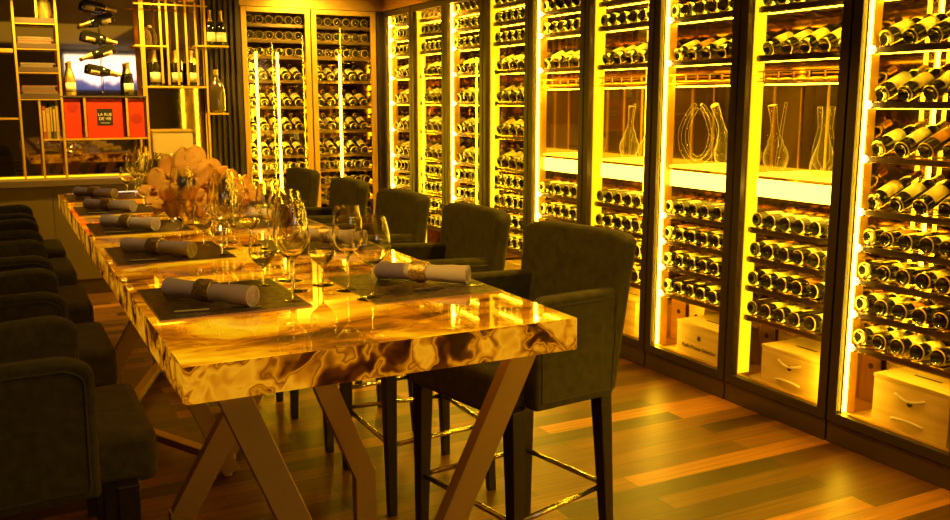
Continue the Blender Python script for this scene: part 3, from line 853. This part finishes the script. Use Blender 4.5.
for k, s in enumerate(S):
    w_ = where[k]
    # left
    putd('m', mat0, (.545, s + .015, ZT + .0006), 0, '%s dark speckled placemat on the left edge of the onyx table' % w_, 'placemat', 'placemats along the left side')
    putd('n', nap0, (.502 if k else .503, s - .04 + .0, ZT + .0042), -.90 + .07 * (k % 2), '%s rolled linen napkin in a beaded ring, left side of the table' % w_, 'napkin', 'rolled napkins on the left placemats')
    putd('k', kn0, (.50, s - .155, ZT + .0042), -.12, '%s steel table knife on the left placemats, before the napkin' % w_, 'knife', 'knives on the left placemats')
    put_glass(0, .716, s - .13, 'tallest wine glass at the %s left place setting' % w_, 'wine glass', 'tall wine glasses of the left settings')
    put_glass(1, .765, s + .02, 'medium wine glass behind the tall one, %s left place setting' % w_, 'wine glass', 'medium wine glasses of the left settings')
    put_glass(2, .700, s + .13, 'water goblet at the %s left place setting' % w_, 'goblet', 'water goblets of the left settings')
    put_glass(0, .80 if k != 2 else .70, s + (.19 if k != 2 else .42), 'tall wine glass farthest inward at the %s left place setting' % w_, 'wine glass', 'inner wine glasses of the left settings')
    # right
    putd('m', mat0, (1.112, s - .055, ZT + .0006), 0, '%s dark speckled placemat on the right edge of the onyx table' % w_, 'placemat', 'placemats along the right side')
    putd('n', nap0, (1.158, s - .04, ZT + .0042), -.78 - .05 * (k % 2), '%s rolled linen napkin in a beaded ring, right side of the table' % w_, 'napkin', 'rolled napkins on the right placemats')
    putd('k', kn0, (1.19, s - .17, ZT + .0042), -.05, '%s steel table knife on the right placemats, before the napkin' % w_, 'knife', 'knives on the right placemats')
    put_glass(1, .912, s - .045, 'tall wine glass at the %s right place setting' % w_, 'wine glass', 'tall wine glasses of the right settings')
    put_glass(3, .935, s - .185 if k == 0 else s - .16, 'wide wine glass in front of its pair, %s right place setting' % w_, 'wine glass', 'front wine glasses of the right settings')
    put_glass(2, .868, s + .07, 'half filled water goblet at the %s right place setting' % w_, 'goblet', 'water goblets of the right settings')

# tealights in glass cups along the middle
def tealight():
    root = empty('tealight_holder')
    bm = bmesh.new(); lathe(bm, [(0, .0005), (.032, .0005), (.038, .01), (.040, .06), (.037, .06), (.035, .012), (0, .009)], 22); mesh('glass_cup', bm, M['glass'], root, smooth=40)
    bm = bmesh.new(); lathe(bm, [(0, .0095), (.020, .0095), (.020, .024), (0, .024)], 16); mesh('candle', bm, simple('candle_wax', (.9, .8, .55), .5), root)
    bm = bmesh.new(); lathe(bm, [(0, .026), (.003, .029), (.0035, .034), (0, .044)], 8); mesh('flame', bm, emit('flame', (1, .6, .15), 30), root, smooth=0)
    return root
tl = tealight()
for k, (x, y) in enumerate(((.82, 3.95), (.80, 4.95))):
    o = tl if k == 0 else dup(tl); o.location = (x, y, ZT + .0005); tag(o, 'small glass tealight %s the flower arrangement' % ('in front of' if k == 0 else 'behind'), 'candle holder')

# ------------------------------------------------------------ orchid centrepiece
fl = empty('flower_arrangement', (.80, 4.45, ZT + .0005)); tag(fl, 'large arrangement of pale amber-lit orchids in a glass bowl at mid table', 'flowers')
bm = bmesh.new(); lathe(bm, [(0, .001), (.05, .001), (.085, .03), (.098, .075), (.092, .115), (.088, .115), (.093, .075), (.080, .033), (.047, .008), (0, .008)], 30)
mesh('glass_bowl', bm, M['glass'], fl, smooth=40)
def petal(bm, T, ln, wd, curl, mi=0, nu=7, nv=6):
    g = []
    for i in range(nu + 1):
        u = i / nu; row = []
        hw = wd * math.sin(PI * min(1, u * .93 + .07)) ** .6
        for j in range(nv + 1):
            v = j / nv * 2 - 1
            row.append(bm.verts.new(T @ Vector((u * ln, v * hw, curl * u * u * ln - .25 * hw * v * v + .12 * wd * math.sin(5 * v + 7 * u)))))
        g.append(row)
    for i in range(nu):
        for j in range(nv): bm.faces.new((g[i][j], g[i + 1][j], g[i + 1][j + 1], g[i][j + 1])).material_index = mi
def blossom(p, size, direction, parent):
    d = Vector(direction).normalized(); q = d.to_track_quat('Z', 'Y').to_matrix().to_4x4()
    T = Matrix.Translation(p) @ q
    bm = bmesh.new()
    for k in range(5):
        big = k in (1, 4)
        petal(bm, T @ Matrix.Rotation(2 * PI * k / 5 + R.uniform(0, .8), 4, 'Z') @ Matrix.Rotation(-R.uniform(.05, .5), 4, 'Y'), size * (.8 if not big else 1.0), size * (.26 if not big else .46), R.uniform(-.35, .3))
    b = mesh('blossom', bm, M['petal'], parent, smooth=0); b.modifiers.new('solid', 'SOLIDIFY').thickness = .0012
    bm = bmesh.new()
    for k in range(3): petal(bm, T @ Matrix.Rotation(2 * PI * k / 3, 4, 'Z') @ Matrix.Rotation(-1.0, 4, 'Y'), size * .35, size * .16, .4)
    c = mesh('blossom_lip', bm, M['petalc'], b, smooth=0); c.modifiers.new('solid', 'SOLIDIFY').thickness = .001
bl = [(-.165, -.02, .175, .10, (-.5, -1, .3)), (-.10, .03, .245, .105, (-.3, -1, .5)), (-.02, -.03, .270, .12, (.1, -1, .4)), (.035, .0, .315, .10, (.0, -1, .6)), (-.055, -.07, .175, .11, (-.2, -1, .1)),
      (.045, -.07, .195, .115, (.3, -1, .2)), (.115, .0, .235, .095, (.4, -1, .5)), (.185, .02, .155, .105, (.5, -1, .3)), (.235, -.06, .160, .075, (.6, -1, .2)), (.12, -.09, .13, .095, (.3, -1, 0)),
      (-.13, -.08, .105, .09, (-.4, -1, -.1)), (.0, .10, .24, .10, (0, .7, .8)), (-.1, .12, .18, .10, (-.5, 1, .5)), (.12, .12, .18, .10, (.5, 1, .5)), (-.015, -.11, .12, .09, (0, -1, -.05))]
for (x, y, z, s_, d_) in bl:
    z = .02 + z * .80; d_ = (d_[0] * .8 - .1, d_[1] * (1.3 if d_[1] < 0 else 1), d_[2])
    blossom((x, y, z), s_, d_, fl)
    bm = bmesh.new(); tube(bm, [(x * .12, y * .12, .01), (x * .35, y * .4, z * .55 + .02), (x * .95, y * .95 + .012, z - .004)], .003, 6)
    mesh('stem', bm, M['stem'], fl, smooth=0)

# ------------------------------------------------------------ sideboard, mirror, brass shelving
sb = empty('sideboard', (.9, 8.3, 0)); so = Vector(sb.location); tag(sb, 'long low beige sideboard with a brown ledge under the mirror', 'sideboard')
def SP(o, r=sb, f=so): o.parent = r; o.matrix_parent_inverse = Matrix.Translation(-f); return o
for (a, b) in ((-1.68, -.80), (-.797, .38), (.383, 1.05), (1.053, 1.67)): SP(bx('front_panel', (a, 8.295, .127, b, 8.315, .915), M['beige'], bevel=.002))
SP(bx('carcass', (-1.69, 8.316, .0, 1.68, 8.56, .915), M['ledge'])); SP(bx('plinth', (-1.69, 8.30, 0, 1.68, 8.315, .125), M['bronze_toe']))
SP(bx('ledge', (-1.69, 8.27, .918, 1.685, 8.57, .972), M['ledge'], bevel=.004))
SP(bx('light_strip', (-1.6, 8.545, .973, 1.66, 8.556, .985), M['amber_glow']))
mr = bx('wall_mirror', (-1.69, 8.575, .973, 1.685, 8.59, ZC - .002), M['mirror']); tag(mr, 'large bronze-tinted mirror covering the wall behind the brass shelves', 'mirror')

sh = empty('display_shelf', (.9, 8.4, .973)); fo = Vector(sh.location); tag(sh, 'open brass-framed display shelving standing before the mirror', 'shelving unit')
def HP(o): return SP(o, sh, fo)
def post(x, y, z0, z1, t=.017): HP(bx('post', (x - t / 2, y - t / 2, z0, x + t / 2, y + t / 2, z1), M['gold']))
Y0, Y1 = 8.40, 8.53
Z0 = .9735; ZTp = ZC - .003
for x, z0, z1 in ((.198, Z0, ZTp), (.511, Z0, ZTp), (1.178, Z0, ZTp), (1.690, Z0, ZTp), (.342, Z0, 1.635), (.370, 2.27, ZTp), (.682, 1.31, 1.635), (1.012, 1.31, 1.635), (1.112, Z0, 1.285), (1.160, 1.64, ZTp), (1.320, 1.76, 2.50), (1.372, 1.745, 2.50), (1.452, 1.745, 2.44), (1.530, 1.745, 2.50), (1.612, 1.745, 2.44), (-.30, Z0, ZTp), (-.8, Z0, ZTp)):
    post(x, Y0, z0, z1)
for x in (.198, .511, 1.19, 1.690): post(x, Y1 - .01, Z0, ZTp, .010)
def shelf(x0, x1, z, t=.014, mat='gold', y0=Y0 - .01, y1=Y1): HP(bx('shelf', (x0, y0, z - t, x1, y1, z), M[mat], bevel=.001))
for z in (2.265, 2.065, 1.878, 1.665): shelf(.207, .502, z, .042, 'shelfdark'); HP(bx('shelf_edge', (.207, Y0 - .014, z - .050, .502, Y0 - .006, z - .043), M['gold']))
shelf(.50, 1.175, 1.650, .012, 'shelfdark'); shelf(.342, 1.178, 1.300); shelf(-.80, .18, 1.472); shelf(-.8, .18, 2.02, .03, 'gold')
shelf(1.18, 1.69, 1.735, .016); shelf(1.10, 1.37, 2.075); shelf(1.60, 1.885, 2.085, .014, 'gold', 8.36, 8.53); shelf(1.69, 1.86, 1.505, .016, 'gold', 8.36, 8.53)
shelf(1.16, 1.69, 2.50, .012, 'gold', 8.32, 8.53); HP(bx('shelf_edge', (1.10, 8.30, 2.40, 1.70, 8.312, 2.412), M['gold']))
# flat magazines / trays stacked on the ladder shelves
for k, (z, n) in enumerate(((2.065, 3), (1.878, 2), (1.665, 5))):
    zz = z + .0005
    for j in range(n):
        h = R.uniform(.010, .018); w = R.uniform(.24, .265); x0 = .212 + R.uniform(0, .02)
        root = empty('magazine', (x0, 8.41, zz)); fo2 = Vector(root.location)
        SP(bx('cover', (x0, 8.405, zz, x0 + w, 8.52, zz + h), M['shelfdark' if (j + k) % 3 else 'redink'], bevel=.001), root, fo2)
        SP(bx('pages', (x0 + .003, 8.4035, zz + .002, x0 + w - .003, 8.4048, zz + h - .002), M['ledge']), root, fo2)
        tag(root, 'flat magazine, %s from the bottom of the stack on the %s ladder shelf' % (ORD[j], ('second', 'third', 'lowest')[k]), 'magazine', 'magazines stacked on the brass ladder shelves')
        zz += h + .0006
# upright books
x = .356
for j, (w, h) in enumerate(((.028, .27), (.030, .25), (.020, .30), (.024, .28), (.022, .31))):
    root = empty('book', (x, 8.42, 1.3005)); f2 = Vector(root.location)
    SP(bx('cover', (x, 8.412, 1.3005, x + w - .001, 8.52, 1.3005 + h), BOOK[j], bevel=.001), root, f2)
    SP(bx('title_band', (x + .004, 8.4108, 1.36, x + w - .005, 8.4118, 1.3005 + h - .04), M['gold']), root, f2)
    tag(root, 'upright book, %s from the left on the lower brass shelf' % ORD[j], 'book', 'upright books beside the red boxes')
    x += w
# orange-red boxes
def red_box(x0, x1, label, kind):
    root = empty('gift_box', ((x0 + x1) / 2, 8.46, 1.3005)); f2 = Vector(root.location); tag(root, label, 'box', 'orange-red boxes on the brass shelf')
    SP(bx('box_body', (x0, 8.412, 1.3005, x1, 8.525, 1.628), M['red'], bevel=.002), root, f2)
    xc = (x0 + x1) / 2
    if kind == 1:
        b = SP(bx('printed_panel', (xc - .062, 8.4105, 1.405, xc + .062, 8.4118, 1.545), M['black']), root, f2)
        for s_, z in (('LA RUE', .195), ('DE VIE', .160)): text_mesh('lettering', s_, .034, M['white_ink'], root, (0, 8.4095 - 8.46, z), (PI / 2, 0, 0), .0004)
        for q in (0,): SP(bx('rule_line', (xc - .035, 8.4095, 1.425, xc + .035, 8.4103, 1.428), M['white_ink']), root, f2)
    else:
        bm = bmesh.new(); lathe(bm, [(0, 0), (.045, 0), (.045, .001), (0, .001)], 24, Matrix.Translation((xc, 8.4115, 1.56 if kind == 0 else 1.46)) @ Matrix.Rotation(PI / 2, 4, 'X')); SP(mesh('printed_oval', bm, M['redink']), root, f2)
red_box(.524, .650, 'orange-red box with a dark oval, left of the black-panelled box', 0)
red_box(.695, .975, 'widest orange-red box with a black lettered panel', 1)
red_box(1.022, 1.150, 'orange-red box with a dark oval, right of the black-panelled box', 2)

# champagne bottles
CP = [(0, .014), (.02, .010), (.036, 0), (.043, .006), (.0445, .02), (.0445, .13), (.041, .165), (.028, .205), (.018, .235), (.0155, .262), (.0155, .285), (.018, .287), (.018, .30), (0, .306)]
def champagne(M4, label, group, gold=True, sc=1.):
    root = empty('champagne_bottle'); tag(root, label, 'bottle', group)
    bm = bmesh.new(); lathe(bm, CP, 22); mesh('glass_body', bm, M['bottle'], root, smooth=35)
    bm = bmesh.new(); lathe(bm, [(.0292, .205), (.0190, .236), (.0165, .262), (.0165, .285), (.0192, .287), (.0192, .302), (0, .308)], 18); mesh('foil_capsule', bm, M['foil'], root, smooth=35)
    bm = bmesh.new(); n = 12; vs = []
    for i in range(n + 1):
        a = -PI / 2 - 1.3 + 2.6 * i / n; vs.append([bm.verts.new((.0452 * math.cos(a), .0452 * math.sin(a), z)) for z in (.035, .115)])
    for i in range(n): bm.faces.new((vs[i][0], vs[i + 1][0], vs[i + 1][1], vs[i][1]))
    l = mesh('paper_label', bm, LAB[1] if gold else LAB[2], root, smooth=0); l.modifiers.new('s', 'SOLIDIFY').thickness = .0006
    root.matrix_world = M4 @ Matrix.Scale(sc, 4)
    return root
for k, x in enumerate((1.265, 1.445, 1.575)):
    champagne(Matrix.Translation((x, 8.46, 1.7355)), 'standing champagne bottle, %s from the left on the middle caged brass shelf' % ORD[k], 'champagne bottles in the brass cage')
for k, x in enumerate((1.742, 1.835)):
    champagne(Matrix.Translation((x, 8.44, 2.0855)), 'champagne bottle with gold foil, %s on the upper right brass shelf' % ('left one' if k == 0 else 'right one'), 'champagne bottles on the upper right shelf')
q_ = champagne(Matrix.Translation((.590, 8.46, 1.6508)), 'gold-wrapped champagne bottle standing above the leftmost red box', None, True, .92)
for c_ in q_.children:
    if c_.name.startswith('glass_body'): c_.data.materials[0] = M['foil']
q_ = champagne(Matrix.Translation((1.045, 8.46, 1.6508)), 'champagne bottle with a dark bow above the rightmost red box', None, True, .92)
bm = bmesh.new()
for sx in (-1, 1): prism(bm, [(0, .185), (sx * .034, .205), (sx * .034, .165)] if sx > 0 else [(0, .185), (-.034, .165), (-.034, .205)], -.047, -.040)
mesh('ribbon_bow', bm, M['black'], q_)
# zig-zag of five bottles held on a steel wire
wire = empty('bottle_hanger', (.85, 8.47, 2.1)); wf = Vector(wire.location); tag(wire, 'thin steel hanger carrying five bottles in a zigzag before the mirror', 'hanger')
bm = bmesh.new(); tube(bm, [(.85, 8.515, 1.655), (.85, 8.515, ZC - .003)], .003, 6); SP(mesh('rod', bm, M['steel']), wire, wf)
zz = [((.715, 2.400), (1.0, 2.345)), ((.955, 2.305), (.675, 2.215)), ((.705, 2.152), (.99, 2.085)), ((.948, 2.045), (.675, 1.948)), ((.725, 1.880), (1.005, 1.822))]
for k, (a, b) in enumerate(zz):
    d = Vector((b[0] - a[0], 0, b[1] - a[1])); L_ = d.length
    q = d.to_track_quat('Z', 'Y').to_matrix().to_4x4()
    champagne(Matrix.Translation((a[0], 8.455, a[1])) @ q, 'champagne bottle hanging in the zigzag, %s from the top' % ORD[k], 'champagne bottles hung in a zigzag', False, .95 * L_ / .306)
    zc = (a[1] + b[1]) / 2
    bm = bmesh.new(); tube(bm, [(.85, 8.515, zc), (.85, 8.500, zc - .0)], .004, 6); SP(mesh('clip', bm, M['steel']), wire, wf)
# big smoky bottle on low right shelf
bg = empty('demijohn_bottle', (1.775, 8.44, 1.5055)); tag(bg, 'large smoky round-shouldered bottle on the lower right brass shelf', 'bottle')
bm = bmesh.new(); lathe(bm, [(0, .004), (.06, 0), (.075, .02), (.078, .17), (.066, .24), (.030, .29), (.018, .32), (.018, .355), (0, .355)], 24); mesh('glass_body', bm, M['giant'], bg, smooth=35)
bm = bmesh.new(); lathe(bm, [(.020, .325), (.022, .33), (.022, .375), (0, .378)], 14); mesh('stopper', bm, M['foil'], bg, smooth=35)
# foil-wrapped bundle on the top and small decanter on mid shelf
def lump(name, loc, r, h, mat, label, cat):
    root = empty(name, loc); tag(root, label, cat)
    bm = bmesh.new(); lathe(bm, [(0, 0), (r * .8, 0), (r, h * .2), (r * .92, h * .6), (r * .5, h * .85), (r * .42, h * .86), (0, h * .86)], 12); mesh('body', bm, M[mat], root, smooth=20)
    bm = bmesh.new(); lathe(bm, [(0, h * .862), (r * .3, h * .862), (r * .36, h * .93), (r * .2, h), (0, h)], 12); mesh('stopper', bm, M['foil'], root, smooth=20)
lump('spirit_decanter', (.43, 8.45, 2.2655), .055, .20, 'foil', 'gold cut-glass decanter standing on top of the ladder shelves', 'decanter')
lump('spirit_decanter', (1.24, 8.45, 2.0755), .055, .17, 'amberglass', 'clear faceted decanter on the small brass shelf left of the cage', 'decanter')
# pale gold box behind flowers
bxr = empty('storage_box', (1.37, 8.46, .9735)); f2 = Vector(bxr.location); tag(bxr, 'pale gold rectangular box on the sideboard behind the flowers', 'box')
SP(bx('box_body', (1.205, 8.415, .9735, 1.545, 8.535, 1.34), M['box'], bevel=.003), bxr, f2); SP(bx('lid', (1.20, 8.41, 1.3405, 1.55, 8.537, 1.362), M['goldframe'], bevel=.003), bxr, f2)
SP(bx('dark_slot', (1.225, 8.413, 1.12, 1.41, 8.4145, 1.145), M['black']), bxr, f2)

# television on the wall behind the photographer (seen in the mirror)
m, nt, N, L = nm('screen_picture')
tc = N.new('ShaderNodeTexCoord'); sp = N.new('ShaderNodeSeparateXYZ'); L.new(tc.outputs['Object'], sp.inputs[0])
nz = N.new('ShaderNodeTexNoise'); nz.inputs['Scale'].default_value = 4; L.new(tc.outputs['Object'], nz.inputs['Vector'])
ad = N.new('ShaderNodeMath'); ad.operation = 'MULTIPLY_ADD'; ad.inputs[1].default_value = .5; L.new(nz.outputs[0], ad.inputs[0]); L.new(sp.outputs['Z'], ad.inputs[2])
rp = N.new('ShaderNodeValToRGB'); rp.color_ramp.interpolation = 'LINEAR'
for e, (p, c) in zip(rp.color_ramp.elements, ((.02, (.05, .06, .2)), (.12, (.9, .7, .75)))): e.position = p; e.color = (*c, 1)
e = rp.color_ramp.elements.new(.5); e.color = (1, .80, .62, 1)
L.new(ad.outputs[0], rp.inputs[0]); em = N.new('ShaderNodeEmission'); em.inputs[1].default_value = 2.4; L.new(rp.outputs[0], em.inputs[0])
oo = N.new('ShaderNodeOutputMaterial'); L.new(em.outputs[0], oo.inputs[0])
tv = empty('television', (2.0, YF + .05, 2.15)); f2 = Vector(tv.location); tag(tv, 'bright wall television reflected in the mirror behind the hanging bottles', 'television')
SP(bx('bezel', (1.28, YF + .002, 1.80, 2.72, YF + .04, 2.56), M['black'], bevel=.004), tv, f2)
o = bx('screen', (-.68, -.003, -.34, .68, .003, .34), m); o.parent = tv; o.location = (0, -.005, .03)

# ------------------------------------------------------------ unseen ceiling spots and added fill
def spot(x, y, e, size=1.2, col=(1, .78, .45), r=.05, tgt=None):
    l = bpy.data.lights.new('unseen_spot', 'SPOT'); l.energy = e; l.color = col; l.spot_size = size; l.spot_blend = .6; l.shadow_soft_size = r
    o = bpy.data.objects.new('unseen_spot', l); C.objects.link(o); o.location = (x, y, ZC - .03)
    if tgt: o.rotation_euler = (Vector(tgt) - o.location).to_track_quat('-Z', 'Y').to_euler()
for x, y in ((.5, 1.6), (.5, 3.6), (.5, 5.4)): spot(x, y, 9, 1.3, (1, .62, .26), tgt=(.62, y + .4, 1.0))
for x, y in ((-.2, 2.2), (-.2, 3.8), (-.2, 5.4)): spot(x, y, 72, .75, (1, .55, .04), tgt=(1.72, y + .2, 1.0))  # added spots that brighten the right-hand stools
for x, y in ((2.6, 1.2), (2.6, 3.0), (2.6, 4.8)): spot(x, y, 80, 1.7, (1, .55, .04))  # added spots that brighten the floor before the cabinets
for x, y in ((.4, 7.9), (1.3, 7.9)): spot(x, y, 85, 1.9, (1, .60, .07), tgt=(x, 8.4, 1.2))  # added spots that brighten the brass shelving
spot(2.72, 7.9, 80, 2.4, (1, .62, .07), tgt=(2.7, 8.6, 1.2))
def area(loc, rot, sx, sy, e, col):
    l = bpy.data.lights.new('ceiling_fill', 'AREA'); l.shape = 'RECTANGLE'; l.size = sx; l.size_y = sy; l.energy = e; l.color = col
    o = bpy.data.objects.new('ceiling_fill', l); C.objects.link(o); o.location = loc; o.rotation_euler = rot
spot(.83, 3.3, 70, .5, (1, .66, .12), tgt=(.83, 4.45, 1.2))  # added spot aimed at the flowers to lift them
area((.8, 1.5, ZC - .02), (0, 0, 0), 2.0, 4.5, 6, (1, .55, .03))  # unseen area light added as soft overhead fill

w = bpy.data.worlds.new('world'); bpy.context.scene.world = w; w.use_nodes = True
w.node_tree.nodes['Background'].inputs[0].default_value = (.9, .55, .15, 1); w.node_tree.nodes['Background'].inputs[1].default_value = .02

for p, u in zip(protos, used):
    if not u:
        for c in list(p.children): bpy.data.objects.remove(c)
        bpy.data.objects.remove(p)

sc = bpy.context.scene
sc.view_settings.view_transform = 'Standard'; sc.view_settings.look = 'None'; sc.view_settings.gamma = 1; sc.view_settings.exposure = 0.68
sc.view_settings.use_curve_mapping = False
cy = sc.cycles
cy.use_denoising = True
cy.max_bounces = 12; cy.diffuse_bounces = 3; cy.glossy_bounces = 5; cy.transmission_bounces = 12; cy.transparent_max_bounces = 24
cy.sample_clamp_indirect = 14; cy.blur_glossy = .3; cy.caustics_refractive = False; cy.caustics_reflective = False
print('individual bottles', count[0])
